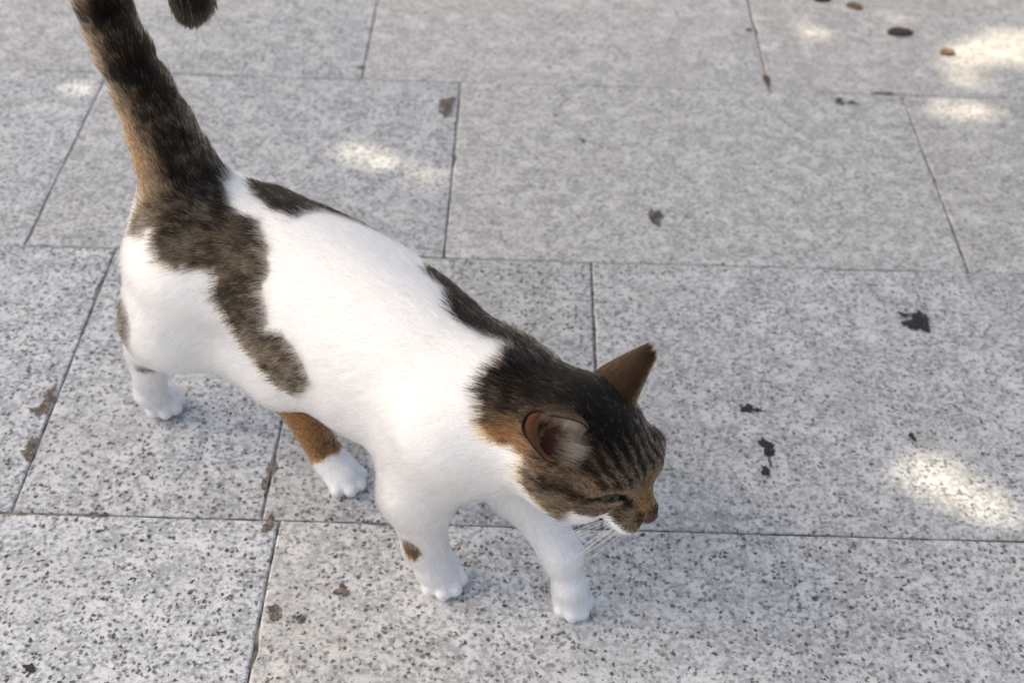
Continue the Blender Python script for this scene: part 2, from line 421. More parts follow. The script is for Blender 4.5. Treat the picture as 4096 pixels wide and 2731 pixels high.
# ---------------------------------------------------------------- cat geometry (local: x forward, y left, z up, metres)
def V(*a): return np.array(a, np.float64)
def sd_cap(P, a, b, ra, rb):                       # tapered capsule
    a = V(*a); b = V(*b); ba = b - a
    h = np.clip(((P - a) @ ba) / (ba @ ba), 0, 1)
    return np.linalg.norm(P - a - h[:, None] * ba, axis=1) - (ra + (rb - ra) * h)
def rot_ypr(yaw, pitch, roll=0):                   # columns: forward, left, up
    cy, sy, cp, sp, cr, sr = np.cos(yaw), np.sin(yaw), np.cos(pitch), np.sin(pitch), np.cos(roll), np.sin(roll)
    Rz = np.array([[cy, -sy, 0], [sy, cy, 0], [0, 0, 1]]); Ry = np.array([[cp, 0, sp], [0, 1, 0], [-sp, 0, cp]])
    Rx = np.array([[1, 0, 0], [0, cr, -sr], [0, sr, cr]])
    return Rz @ Ry @ Rx
def sd_ell(P, c, rad, R=None):
    q = P - V(*c)
    if R is not None: q = q @ R
    rad = V(*rad)
    k1 = np.linalg.norm(q / rad, axis=1); k2 = np.linalg.norm(q / rad**2, axis=1) + 1e-9
    return k1 * (k1 - 1) / k2
def smin(a, b, k):
    h = np.maximum(k - np.abs(a - b), 0) / k
    return np.minimum(a, b) - h * h * k * .25
def smax(a, b, k): return -smin(-a, -b, k)

# trunk stations: x, centre z, half width, half height, lateral offset
TRUNK = np.array([
 [-.205, .236, .030, .030, 0],
 [-.180, .232, .047, .046, .003],
 [-.140, .226, .060, .059, .008],
 [-.090, .214, .066, .076, .011],
 [-.030, .206, .068, .086, .011],
 [ .030, .203, .066, .084, .008],
 [ .080, .202, .060, .077, .004],
 [ .125, .201, .050, .068, .001],
 [ .160, .206, .042, .056, 0],
 [ .190, .212, .034, .040, 0]])
HC = V(.2255, -.001, .222)                          # head centre
HR = rot_ypr(np.radians(-6.5), np.radians(17), np.radians(-5.3))
def H(x, y, z): return tuple(HC + HR @ V(x, y, z))
TAIL = [(-.170,0,.245,.034),(-.187,0,.276,.0300),(-.1945,0,.299,.0260),(-.2050,0,.3237,.0220),(-.2195,0,.3524,.0192),(-.2360,0,.3816,.0175),
        (-.2470,0,.4025,.0162),(-.2525,0,.4231,.0155),(-.2545,0,.4406,.0150),(-.2364,0,.4655,.0150),(-.2011,0,.4853,.0150),
        (-.1678,0,.4898,.0145),(-.1502,0,.4748,.0125),(-.1458,0,.4560,.0105),(-.1490,0,.4465,.0080)]
def leg(hip, knee, hock, ankle, paw, r, yaw, lift=0, size=1.03):
    return dict(pts=[hip, knee, hock, ankle], paw=paw, r=r, yaw=yaw, lift=lift, size=size)
LEGS = {
 'rh': leg((-.158,-.030,.218), (-.168,-.046,.176), (-.223,-.036,.110), (-.250,-.024,.032), (-.2525,-.011,.0122), (.056,.040,.0185,.0150), np.radians(-15)),
 'lh': leg((-.140, .030,.205), (-.080, .040,.130), (-.112, .022,.078), (-.062, .018,.024), (-.047, .019,.0125), (.052,.034,.0175,.0150), np.radians(-7)),
 'rf': leg(( .115,-.030,.200), ( .090,-.036,.125), ( .090,-.030,.055), ( .095,-.024,.028), ( .098,-.018,.0125), (.044,.027,.0170,.0165), np.radians(-30)),
 'lf': leg(( .125, .026,.195), ( .140, .028,.120), ( .188, .026,.062), ( .199, .025,.030), ( .1995, .028,.0135), (.044,.026,.0150,.0140), np.radians(-32), np.radians(14), .92),
}
def trunk_axis(x):
    return np.interp(x, TRUNK[:, 0], TRUNK[:, 1])
def spline(x, col):
    X = TRUNK[:, 0]; Y = TRUNK[:, col]
    m = np.gradient(Y, X)
    xi = np.clip(x, X[0], X[-1]); i = np.clip(np.searchsorted(X, xi) - 1, 0, len(X) - 2)
    hh = X[i+1] - X[i]; t = (xi - X[i]) / hh
    return (2*t**3-3*t**2+1)*Y[i] + (t**3-2*t**2+t)*hh*m[i] + (-2*t**3+3*t**2)*Y[i+1] + (t**3-t**2)*hh*m[i+1]
def sd_trunk(P):
    x = P[:, 0]; zc = spline(x, 1); a = spline(x, 2); b = spline(x, 3)
    ex = np.where(x > TRUNK[-1, 0], x - TRUNK[-1, 0], np.where(x < TRUNK[0, 0], x - TRUNK[0, 0], 0))
    y = P[:, 1] - spline(x, 4); z = P[:, 2] - zc
    # slightly flattened flanks, narrower belly
    k1 = np.sqrt((y/a)**2 + (z/b)**2 + (ex/a)**2); k2 = np.sqrt((y/a**2)**2 + (z/b**2)**2 + (ex/a**2)**2) + 1e-9
    return np.where(k1 > 1e-6, k1 * (k1 - 1) / k2, -np.minimum(a, b))
def sd_paw(P, L, hind, soft=.0010):
    c = V(*L['paw']); yaw = L['yaw']
    R = rot_ypr(yaw, L['lift'])
    q = (P - c) @ R / L['size']
    d = sd_ell(q, (-.002, 0, .004), (.0175, .0145, .0130))
    toes = None
    for (ty, tx, s) in ((-.0138, .0070, .0070), (-.0048, .0145, .0078), (.0048, .0145, .0078), (.0138, .0070, .0070)):
        t = sd_cap(q, (tx - .016, ty * .72, .0065), (tx, ty, -.0035), s * .95, s)
        toes = t if toes is None else smin(toes, t, soft)
    d = smin(d, toes, .0022) * L['size']
    return smax(d, -(P[:, 2] - .0008), .003)
def sd_head(P):
    q = (P - HC) @ HR
    d = sd_ell(q, (-.004, 0, .002), (.050, .044, .040))
    for s in (-1, 1):
        d = smin(d, sd_ell(q, (.006, s*.026, -.014), (.030, .024, .024)), .02)
    m = sd_cap(q, (.026, 0, .005), (.057, 0, -.0045), .0155, .0090)          # nose bridge
    d = smin(d, m, .014)
    for s in (-1, 1):
        d = smin(d, sd_ell(q, (.048, s*.0095, -.0185), (.0150, .0125, .0110)), .008)   # whisker pads
    d = smin(d, sd_ell(q, (.042, 0, -.033), (.0125, .0115, .0085)), .008)   # chin
    for s in (-1, 1):
        d = smax(d, -sd_ell(q, (.0402, s*.0268, .0085), (.0092, .0105, .0060)), .005)   # eye sockets
        d = smin(d, sd_cap(q, (.028, s*.0335, .0165), (.040, s*.0155, .0170), .0060, .0060), .015)  # brow
        d = smin(d, sd_cap(q, (.030, s*.0330, .0008), (.042, s*.0190, .0016), .0028, .0028), .006)  # lower lid
        d = smin(d, sd_cap(q, (-.014, s*.028, .022), (-.014, s*.034, .030), .017, .010), .012)  # ear root
        d = smax(d, -sd_ell(q, (-.010, s*.0445, .0270), (.0135, .0125, .0135)), .004)   # hollow of the ear
    return d
def sd_tail(P):
    d = None
    for a, b in zip(TAIL[:-1], TAIL[1:]):
        c = sd_cap(P, a[:3], b[:3], a[3], b[3])
        d = c if d is None else smin(d, c, .014)
    return d
def sd_leg(P, k):
    L = LEGS[k]; p = L['pts']; r = L['r']; hind = k[1] == 'h'
    d = sd_cap(P, p[0], p[1], r[0], r[1])
    d = smin(d, sd_cap(P, p[1], p[2], r[1], r[2]), .02)
    d = smin(d, sd_cap(P, p[2], p[3], r[2], r[3]), .012)
    d = smin(d, sd_cap(P, p[3], L['paw'], r[3], .015), .008)
    return smin(d, sd_paw(P, L, hind, .0050 if k == 'lf' else .0016), .006)
SHRINK = .0012
def components(P):
    t = sd_trunk(P)
    neck = sd_cap(P, (.150, 0, .212), tuple(HC + HR @ V(-.018, -.003, -.006)), .046, .037)
    c = dict(trunk=smin(t, neck, .04), head=sd_head(P), tail=sd_tail(P))
    for k in LEGS: c[k] = sd_leg(P, k)
    return c
def sdf(P):
    c = components(P)
    d = smin(c['trunk'], c['tail'], .03)
    for k in ('rh', 'lh'): d = smin(d, c[k], .034)
    for sd_ in (-1, 1):                              # loose skin from stifle to belly
        d = smin(d, sd_cap(P, (-.165, sd_*.028, .180), (-.070, sd_*.020, .152), .030, .030), .03)
    for k in ('rf', 'lf'): d = smin(d, c[k], .030)
    return smin(d, c['head'], .022) + SHRINK
def grad(fn, P, e=4e-4):
    g = np.stack([fn(P + e*np.eye(3)[i]) - fn(P - e*np.eye(3)[i]) for i in range(3)], 1) / (2*e)
    return g
def surface_nets(fn, lo, hi, h, B=5, iters=2):
    lo = np.array(lo); n = (np.ceil((np.array(hi) - lo) / (h*B)).astype(int))
    ax = [lo[i] + (np.arange(n[i]) + .5) * h * B - h*.5 for i in range(3)]
    G = np.stack(np.meshgrid(*ax, indexing='ij'), -1).reshape(-1, 3)
    dc = fn(G).reshape(n)
    D = np.repeat(np.repeat(np.repeat(np.sign(dc) * .1, B, 0), B, 1), B, 2).astype(np.float32)
    near = np.repeat(np.repeat(np.repeat(np.abs(dc) < h*B*1.9, B, 0), B, 1), B, 2)
    idx = np.argwhere(near)
    D[near] = fn(lo + idx * h)
    ins = D < 0
    c = [ins[i:ins.shape[0]-1+i, j:ins.shape[1]-1+j, k:ins.shape[2]-1+k] for i in (0,1) for j in (0,1) for k in (0,1)]
    s = sum(x.astype(np.int8) for x in c)
    act = (s > 0) & (s < 8)
    cells = np.argwhere(act); vid = -np.ones(act.shape, np.int64); vid[act] = np.arange(len(cells))
    acc = np.zeros((len(cells), 3)); cnt = np.zeros(len(cells))
    offs = [(i, j, k) for i in (0,1) for j in (0,1) for k in (0,1)]
    for a in range(8):
        for b in range(a+1, 8):
            oa, ob = np.array(offs[a]), np.array(offs[b])
            if np.abs(oa-ob).sum() != 1: continue
            da = D[tuple((cells+oa).T)]; db = D[tuple((cells+ob).T)]
            m = (da < 0) != (db < 0); t = np.where(m, da/np.where(m, da-db, 1), 0)
            acc += m[:, None] * (oa + t[:, None]*(ob-oa)); cnt += m
    verts = lo + (cells + acc / cnt[:, None]) * h
    quads = []
    for a in range(3):
        e = np.zeros(3, int); e[a] = 1; b, c2 = (a+1) % 3, (a+2) % 3
        eb = np.zeros(3, int); eb[b] = 1; ec = np.zeros(3, int); ec[c2] = 1
        A = ins[:-1, :-1, :-1]
        Bm = ins[e[0]:ins.shape[0]-1+e[0], e[1]:ins.shape[1]-1+e[1], e[2]:ins.shape[2]-1+e[2]]
        ed = np.argwhere(A != Bm); ed = ed[(ed[:, b] > 0) & (ed[:, c2] > 0)]
        q = np.stack([vid[tuple((ed - eb - ec).T)], vid[tuple((ed - ec).T)], vid[tuple(ed.T)], vid[tuple((ed - eb).T)]], 1)
        flip = ~A[tuple(ed.T)]
        q[flip] = q[flip][:, ::-1]
        quads.append(q)
    quads = np.concatenate(quads)
    for _ in range(iters):
        d = fn(verts); g = grad(fn, verts); g2 = (g*g).sum(1) + 1e-6
        st = np.clip(d / g2, -h, h)
        verts = verts - g * st[:, None] * .9
    return verts, quads
LO, HI = (-.31, -.10, -.005), (.31, .10, .53)

# ------------------------------------------------------------------ the cat: coat pattern
def in_poly(x, y, poly):
    p = np.array(poly); inside = np.zeros(len(x), bool)
    for (x0, y0), (x1, y1) in zip(p, np.roll(p, -1, 0)):
        if y0 == y1: continue
        c = ((y0 > y) != (y1 > y)) & (x < (x1 - x0) * (y - y0) / (y1 - y0) + x0)
        inside ^= c
    return inside
def vnoise(P, s, seed=0):
    """value noise, about -1..1, feature size s"""
    q = P / s + 100.0 + seed * 7.31; i = np.floor(q).astype(np.int64); f = q - i; f = f*f*(3 - 2*f)
    def hsh(a, b, c):
        h = (a*374761393 + b*668265263 + c*2147483647 + seed*144665) & 0xffffffff
        h = ((h ^ (h >> 13)) * 1274126177) & 0xffffffff
        return ((h ^ (h >> 16)) & 0xffff) / 32767.5 - 1
    r = 0
    for dx in (0, 1):
        for dy in (0, 1):
            for dz in (0, 1):
                w = (f[:, 0] if dx else 1-f[:, 0]) * (f[:, 1] if dy else 1-f[:, 1]) * (f[:, 2] if dz else 1-f[:, 2])
                r = r + w * hsh(i[:, 0]+dx, i[:, 1]+dy, i[:, 2]+dz)
    return r
def sstep(a, b, x):
    t = np.clip((x - a) / (b - a), 0, 1); return t*t*(3 - 2*t)
# patches of the trunk, in (distance along the back, angle round the body; 0 = spine, positive = right flank)
FLANK = [(-.1545, .001), (-.1413, .026), (-.1225, .225), (-.1113, .282), (-.1014, .243), (-.0852, .286), (-.0688, .428), (-.0588, .625), (-.0588, .815), (-.0513, .985), (-.0488, 1.087), (-.0488, 1.208), (-.0388, 1.209), (-.0288, 1.175), (-.0188, 1.255), (-.0063, 1.392), (.0012, 1.575), (-.0088, 1.881), (-.0214, 2.082), (-.0288, 2.1), (-.0388, 1.988), (-.0537, 1.901), (-.0637, 1.811), (-.0737, 1.684), (-.0832, 1.518), (-.0938, 1.365), (-.0964, 1.267), (-.0987, 1.119), (-.1004, .984), (-.1111, 1.024), (-.1196, 1.058), (-.1314, 1.151), (-.1439, 1.198), (-.1512, 1.124), (-.1587, 1.043), (-.1663, .915), (-.1713, .935), (-.1738, .987), (-.1688, 1.098), (-.1738, 1.13), (-.1951, 1.164), (-.2026, 1.051), (-.1939, .709), (-.1897, .528), (-.22, .4), (-.22, -.9), (-.185, -.8), (-.165, -.25)]
RUMP = [(-.1462, -.512), (-.1312, -.246), (-.1138, -.056), (-.0863, .031), (-.0694, .041), (-.0638, -.062), (-.0613, -.251), (-.0462, -.368), (-.0287, -.381), (-.0212, -.447), (-.005, -.60), (-.015, -1.0), (-.06, -1.35), (-.12, -1.1)]
BACK = [(.0414, -.423), (.0531, -.279), (.0613, -.272), (.0712, -.256), (.0863, -.104), (.0927, -.035), (.1064, -.024), (.1213, -.036), (.1388, -.117), (.1513, -.172), (.165, -.2), (.150, -.9), (.10, -1.1), (.06, -.8)]
NECK = [(.1538, -.174), (.1488, -.092), (.1463, .097), (.1463, .327), (.1489, .528), (.1544, .669), (.1593, .89), (.1663, 1.011), (.178, 1.054), (.1912, 1.083), (.23, 1.25), (.30, 1.3), (.30, -1.4), (.19, -1.2), (.165, -1.0), (.150, -.6)]
TAILP = np.array([t[:3] for t in TAIL]); TAILS = np.r_[0, np.cumsum(np.linalg.norm(np.diff(TAILP, axis=0), axis=1))]
def tail_coords(P):
    best = np.full(len(P), 1e9); s = np.zeros(len(P)); side = np.zeros(len(P)); T = np.zeros_like(P)
    for k in range(len(TAILP) - 1):
        a, b = TAILP[k], TAILP[k+1]; ba = b - a; L = np.linalg.norm(ba)
        h = np.clip((P - a) @ ba / (ba @ ba), 0, 1); c = a + h[:, None]*ba; d = np.linalg.norm(P - c, axis=1)
        nrm = np.cross(ba / L, [0, 1, 0])              # dorsal side of a raised tail
        m = d < best
        best = np.where(m, d, best); s = np.where(m, TAILS[k] + h*L, s)
        side = np.where(m, ((P - c) @ -nrm) / np.maximum(d, 1e-6), side); T[m] = ba / L
    return s, side, T
def weights(P, soft=.006):
    c = components(P); K = list(c); D = np.stack([c[k] for k in K], 1)
    w = np.exp(-(D - D.min(1, keepdims=True)) / soft); w /= w.sum(1, keepdims=True)
    return {k: w[:, i] for i, k in enumerate(K)}, D
def blob(P, c, r, soft=.25):
    d = np.linalg.norm((P - np.array(c)) / np.array(r), axis=1)
    return 1 - sstep(1 - soft, 1 + soft, d)
def seg_dist(q, a, b):
    a = np.array(a, float); b = np.array(b, float); ba = b - a
    h = np.clip((q - a) @ ba / (ba @ ba), 0, 1)
    return np.linalg.norm(q - a - h[:, None]*ba, axis=1)
def coat(P, w, jit=0.0, r=None):
    """tabby share, darkness of the tabby, warmth (orange) for points on the body"""
    N = len(P)
    j = vnoise(P, .010, 1)[:, None]*np.array([.0035, .0, .0]) + vnoise(P, .0035, 2)[:, None]*np.array([.0018, 0, 0])
    jt = vnoise(P, .010, 3)*.05 + vnoise(P, .0035, 4)*.03
    x = P[:, 0] + j[:, 0]; th = np.arctan2(-(P[:, 1] - spline(P[:, 0], 4)), P[:, 2] - spline(P[:, 0], 1)) + jt
    if r is not None:
        x = x + r.normal(0, jit, N); th = th + r.normal(0, jit*14, N)
    rear = sstep(.085, .10, P[:, 2])
    tab = in_poly(x, th, FLANK) | in_poly(x, th, RUMP) | in_poly(x, th, BACK) | in_poly(x, th, NECK)
    # left flank, unseen here: one more saddle patch
    tab |= in_poly(x, th, [(-.07, -1.3), (.0, -1.1), (.03, -1.6), (-.02, -2.1), (-.07, -1.9)])
    tab = tab.astype(float) * np.clip(w['trunk'] + w['tail'] + w['head'] + (w['rh'] + w['lh'])*rear, 0, 1)
    nz = vnoise(P, .020, 5)*.5 + vnoise(P, .007, 6)*.5
    dark = .50 + .30*nz
    warm = .03 + .12*vnoise(P, .018, 7)
    # darker along the spine, greyer low on the flank
    dark = dark + .35*np.exp(-(th/.45)**2)*(P[:, 0] < .1) + .12*vnoise(np.c_[x, th*.05, 0*x], .016, 9)
    dark = np.where((th < -.02) & (w['trunk'] > .3), dark + .42, dark)
    dark = np.where((P[:, 0] > .12) & (w['trunk'] > .2), .54 + .46*np.exp(-(th/.50)**2) - .24*sstep(.5, 1.1, th) + .18*nz, dark)
    warm = np.where((P[:, 0] > .12) & (w['trunk'] > .2), .35 + .55*sstep(.45, 1.05, np.abs(th)), warm)
    # tail
    s, side, T = tail_coords(P)
    tl = w['tail']
    bands = sum(np.exp(-((s - c)/d)**2) for c, d in ((.135, .011), (.185, .010), (.235, .012), (.275, .012)))
    dor = sstep(.10, .75, side + .25*vnoise(P, .014, 11))
    td = np.clip(.20 + .50*dor + .55*bands*(.4 + .6*sstep(-.9, .2, side)) + .25*nz + sstep(.285, .31, s), 0, 1.2)
    tw = np.clip(.22 + .85*sstep(.35, -.4, side)*np.exp(-((s - .072)/.045)**2) , 0, 1)
    tab = np.maximum(tab, sstep(.35, .6, tl + .1*(P[:, 2] - .27)/.02) * sstep(.262, .285, P[:, 2] + .006*vnoise(P, .008, 12) - .25*(P[:, 0] + .19)))
    dark = dark*(1 - tl) + td*tl; warm = warm*(1 - tl) + tw*tl
    # legs
    along = (P - np.array(LEGS['lh']['pts'][2])) @ np.array([.678, -.054, -.733]) + .0016*vnoise(P, .006, 13)
    if r is not None: along = along + r.normal(0, .0013, N)
    o = (w['lh'] + .6*w['trunk']*(P[:, 1] > .005)*(P[:, 2] < .10)) * (along < .069) * (P[:, 2] < .13)
    on = o > .4
    tab = np.where(on, 1.0, tab); warm = np.where(on, 1.15, warm)
    dark = np.where(on, .0 + .12*nz + .5*blob(P, (-.058, .006, .046), (.020, .016, .013), .6) + .35*sstep(.014, .03, P[:, 1]), dark)
    for c, rad, dk, wm in (((-.190, -.083, .180), (.018, .019, .025), .45, .2), ((-.205, -.052, .098), (.020, .024, .0042), .5, .2),
                           ((.091, -.050, .068), (.009, .0085, .0115), .35, .45)):
        b = blob(P + .5*j, c, rad, .3)
        if r is not None: b = (b > r.uniform(.25, .75, N)).astype(float)
        m = b > .5
        tab = np.where(m, 1.0, tab); dark = np.where(m, dk + .25*nz, dark); warm = np.where(m, wm, warm)
    # head, in its own frame
    q = (P - HC) @ HR; qx, qy, qz = q.T; ay = np.abs(qy)
    hd = w['head'] > .5
    yw = qy + .0012*vnoise(q, .010, 21)
    crown = sstep(.030, .012, ay) * sstep(.042, .006, qx) * sstep(.012, .026, qz)
    stripes = (.5 + .5*np.cos(yw*2*np.pi/.0085)) * sstep(.000, .022, qx) * sstep(.050, .040, qx) * sstep(.012, .022, qz)
    D = .44 + .16*nz + .66*crown*(1 - .50*sstep(.0, .03, qx)) + .42*stripes*(stripes > .30) + .35*sstep(-.02, -.04, qx)*sstep(.0, .02, qz)
    D = D - .10*sstep(-.01, -.03, qx)
    eyeline = np.minimum(seg_dist(np.c_[qx, ay, qz], (.033, .0345, .006), (.004, .0475, -.002)), seg_dist(np.c_[qx, ay, qz], (.004, .0475, -.002), (-.016, .047, -.009)))
    D = D + .9*np.exp(-(eyeline/.0028)**2)
    cheek = np.minimum(seg_dist(np.c_[qx, ay, qz], (.030, .034, -.012), (.004, .047, -.020)), 1)
    D = D + .5*np.exp(-(cheek/.0028)**2)
    corner = seg_dist(np.c_[qx, ay, qz], (.0425, .0175, .0075), (.0505, .0135, -.0015))
    D = D + 1.0*np.exp(-(corner/.0034)**2)
    rim = np.linalg.norm((np.c_[qx, ay, qz] - (.0395, .0265, .0085)) / (.011, .011, .0060), axis=1)
    pale = np.exp(-((rim - 1.35)/.22)**2)
    D = D - .40*pale
    lowl = seg_dist(np.c_[qx, ay, qz], (.0460, .0195, .0012), (.0385, .0325, .0010)); upl = seg_dist(np.c_[qx, ay, qz], (.0450, .0195, .0130), (.0365, .0320, .0125))
    D = D - .9*np.exp(-(lowl/.0024)**2) + .6*np.exp(-(upl/.0016)**2)
    W_ = .24 + .13*nz + .25*sstep(-.004, -.020, qz)*sstep(.03, .0, qx)
    bridge = sstep(.011, .007, ay)*sstep(.040, .052, qx)*sstep(-.014, -.004, qz)
    W_ = W_ + .48*bridge; D = D + .02*bridge*sstep(.058, .048, qx) + .35*sstep(.058, .064, qx)*bridge
    D = D + .55*np.exp(-(seg_dist(np.c_[qx, ay, qz], (.0575, .0085, -.006), (.059, .0055, -.012))/.003)**2)
    wh = np.zeros(N)
    lip = -.0160 + .0025*vnoise(q, .006, 23)
    wh = np.maximum(wh, sstep(.002, -.002, qz - lip + .30*(qx - .050)) * sstep(.020, .028, qx))        # lips and chin
    wh = np.maximum(wh, sstep(-.021, -.025, qz + .35*np.maximum(qx, 0) - .10*(ay - .03)) * sstep(-.05, -.02, qx))   # throat
    whl = seg_dist(np.c_[qx, ay, qz], (.0445, .0225, -.004), (.040, .0235, -.0145))
    wh = np.maximum(wh, np.exp(-(whl/.0018)**2))
    if r is not None: wh = (wh > r.uniform(.3, .7, N)).astype(float)
    ht = 1 - np.clip(wh, 0, 1)
    hw = sstep(.35, .65, w['head'])
    low = sstep(-.018, -.028, qz) * sstep(.01, -.02, qx)
    tab = tab*(1 - hw) + np.maximum(ht, 0)*hw
    dark = dark*(1 - hw) + D*hw; warm = warm*(1 - hw) + W_*hw
    return np.clip(tab, 0, 1), np.clip(dark, 0, 1.2), np.clip(warm, 0, 1.2)
WHITE = np.array([.885, .875, .855]); INK = np.array([.010, .008, .0065]); TAN = np.array([.325, .265, .20]); ORANGE = np.array([.56, .30, .12])

# ------------------------------------------------------------------ the cat: body mesh
verts, quads = surface_nets(sdf, LO, HI, .0025)
def unit(a): return a / np.maximum(np.linalg.norm(a, axis=1, keepdims=True), 1e-9)
cat = empty('cat', (-.1224, .8707, 0), math.radians(-35.78))
tag(cat, 'white and brown tabby cat with raised tail walking across the stone paving', 'cat')
def hair_material(name):
    t = NT(name); t.t.nodes.remove(t.b)
    h = t.n('BsdfHairPrincipled'); h.model = 'CHIANG'; h.parametrization = 'COLOR'
    a = t.n('Attribute', attribute_type='GEOMETRY', attribute_name='hair_color')
    t.l(a.outputs['Color'], h.inputs['Color'])
    h.inputs['Roughness'].default_value = .45; h.inputs['Radial Roughness'].default_value = .6
    h.inputs['IOR'].default_value = 1.14; h.inputs['Coat'].default_value = 0.0
    t.l(h.outputs[0], t.t.nodes['Material Output'].inputs['Surface'])
    return t.m
M_HAIR = hair_material('cat fur')
t = NT('cat undercoat'); a = t.n('Attribute', attribute_type='GEOMETRY', attribute_name='coat_color')
t.l(a.outputs['Color'], t.b.inputs['Base Color']); t.b.inputs['Roughness'].default_value = .9; t.b.inputs['Specular IOR Level'].default_value = .05
M_SKIN = t.m
me = bpy.data.meshes.new('body')
me.vertices.add(len(verts)); me.vertices.foreach_set('co', verts.reshape(-1).astype(np.float32))
me.loops.add(quads.size); me.loops.foreach_set('vertex_index', quads.reshape(-1).astype(np.int32))
me.polygons.add(len(quads)); me.polygons.foreach_set('loop_start', (np.arange(len(quads))*4).astype(np.int32))
me.polygons.foreach_set('use_smooth', [True]*len(quads))
me.materials.append(M_SKIN); me.update(calc_edges=True); me.validate()
body = link(bpy.data.objects.new('body', me), cat)
wv, _ = weights(verts)
tb, dk, wm = coat(verts, wv)
band = TAN + (ORANGE - TAN)*np.clip(wm, 0, 1)[:, None]
tcol = band*(1 - np.clip(dk*.8 + .15, 0, 1))[:, None] + INK*np.clip(dk*.8 + .15, 0, 1)[:, None]
vc = WHITE*(1 - tb)[:, None]*.97 + tcol*tb[:, None]
qv = (verts - HC) @ HR; hv = np.linalg.norm((np.c_[qv[:, 0], np.abs(qv[:, 1]), qv[:, 2]] - np.array([-.010, .0445, .0270])) / np.array([.0140, .0130, .0140]), axis=1) < 1.02
vc[hv] = (.055, .026, .020)  # hollow of the ear: shade painted into the skin colour so it looks deep
lv = np.linalg.norm((np.c_[qv[:, 0], np.abs(qv[:, 1]), qv[:, 2]] - np.array([.0400, .0266, .0085])) / np.array([.0105, .0105, .0066]), axis=1)
vc[lv < 1.02] = (.018, .014, .012)
at = me.attributes.new('coat_color', 'FLOAT_COLOR', 'POINT')
at.data.foreach_set('color', np.c_[vc, np.ones(len(vc))].astype(np.float32).reshape(-1))

# ------------------------------------------------------------------ the cat: fur
def make_curves(name, pts, col, rad, mat, parent):
    n, k = pts.shape[:2]
    hc = bpy.data.hair_curves.new(name)
    hc.add_curves([k]*n)
    hc.attributes['position'].data.foreach_set('vector', pts.astype(np.float32).reshape(-1))
    ra = hc.attributes.get('radius') or hc.attributes.new('radius', 'FLOAT', 'POINT')
    ra.data.foreach_set('value', rad.astype(np.float32).reshape(-1))
    ca = hc.attributes.new('hair_color', 'FLOAT_COLOR', 'POINT')
    ca.data.foreach_set('color', np.concatenate([col, np.ones((n, k, 1))], 2).astype(np.float32).reshape(-1))
    hc.materials.append(mat)
    return link(bpy.data.objects.new(name, hc), parent)
def strands(R, N, T, L, lift, width, k=5, r=rng, curl=.10, clump=0.0, clump_size=.004):
    """strand points from roots R, normals N, comb direction T"""
    n = len(R)
    T = unit(T - N*(T*N).sum(1, keepdims=True))
    s = np.linspace(0, 1, k)[None, :, None]
    B = np.cross(N, T)
    a = r.normal(0, 1, (n, 1))
    T = unit(T + B*a*.22)
    up = np.sin(lift)[:, None, None]; fo = np.cos(lift)[:, None, None]
    pts = R[:, None] + L[:, None, None]*(T[:, None]*fo*s + N[:, None]*up*(s - .42*s*s)
          + B[:, None]*curl*r.normal(0, 1, (n, 1, 1))*s*s)
    if clump > 0:
        cell = np.floor((R + r.normal(0, .0004, R.shape))/clump_size).astype(np.int64) + 500
        _, inv = np.unique(cell[:, 0]*1000000 + cell[:, 1]*1000 + cell[:, 2], return_inverse=True)
        cntc = np.bincount(inv)[:, None]
        tipm = np.stack([np.bincount(inv, pts[:, -1, j]) for j in range(3)], 1)/cntc
        pts = pts + clump*(tipm[inv] - pts[:, -1])[:, None]*(s**1.5)
    rad = width[:, None]*(1 - .80*np.linspace(0, 1, k)[None]**1.6)
    return pts, rad
tri = np.concatenate([quads[:, [0, 1, 2]], quads[:, [0, 2, 3]]])
A, B_, C_ = verts[tri[:, 0]], verts[tri[:, 1]], verts[tri[:, 2]]
area = np.linalg.norm(np.cross(B_ - A, C_ - A), axis=1) / 2
cen = (A + B_ + C_) / 3
wt, _ = weights(cen, .008)
qh = (cen - HC) @ HR
DENS = .85e6*(1 + .9*wt['head'] + .15*wt['tail'] + sum(wt[k] for k in LEGS)*(.5 + .9*(cen[:, 2] < .06)))
hollow = np.linalg.norm((np.c_[qh[:, 0], np.abs(qh[:, 1]), qh[:, 2]] - np.array([-.010, .0445, .0270])) / np.array([.0140, .0130, .0140]), axis=1) < 1.03
bare = np.linalg.norm((qh - np.array([.0622, 0, -.0080])) / np.array([.0068, .0080, .0062]), axis=1) < 1
lid = np.linalg.norm((np.c_[qh[:, 0], np.abs(qh[:, 1]), qh[:, 2]] - np.array([.0400, .0266, .0085])) / np.array([.0105, .0105, .0066]), axis=1) < 1
DENS = np.where((cen[:, 2] < .0015) | hollow | bare | lid, 0, DENS)
cnt = rng.poisson(area*DENS)
ti = np.repeat(np.arange(len(tri)), cnt); n = len(ti)
u_ = rng.uniform(0, 1, (n, 2)); fl = u_.sum(1) > 1; u_[fl] = 1 - u_[fl]
R = A[ti] + (B_[ti] - A[ti])*u_[:, :1] + (C_[ti] - A[ti])*u_[:, 1:]
vn = unit(grad(sdf, verts)); Nn = unit(vn[tri[ti, 0]]*(1 - u_.sum(1, keepdims=True)) + vn[tri[ti, 1]]*u_[:, :1] + vn[tri[ti, 2]]*u_[:, 1:])
w, _ = weights(R, .010)
legw = sum(w[k] for k in LEGS)
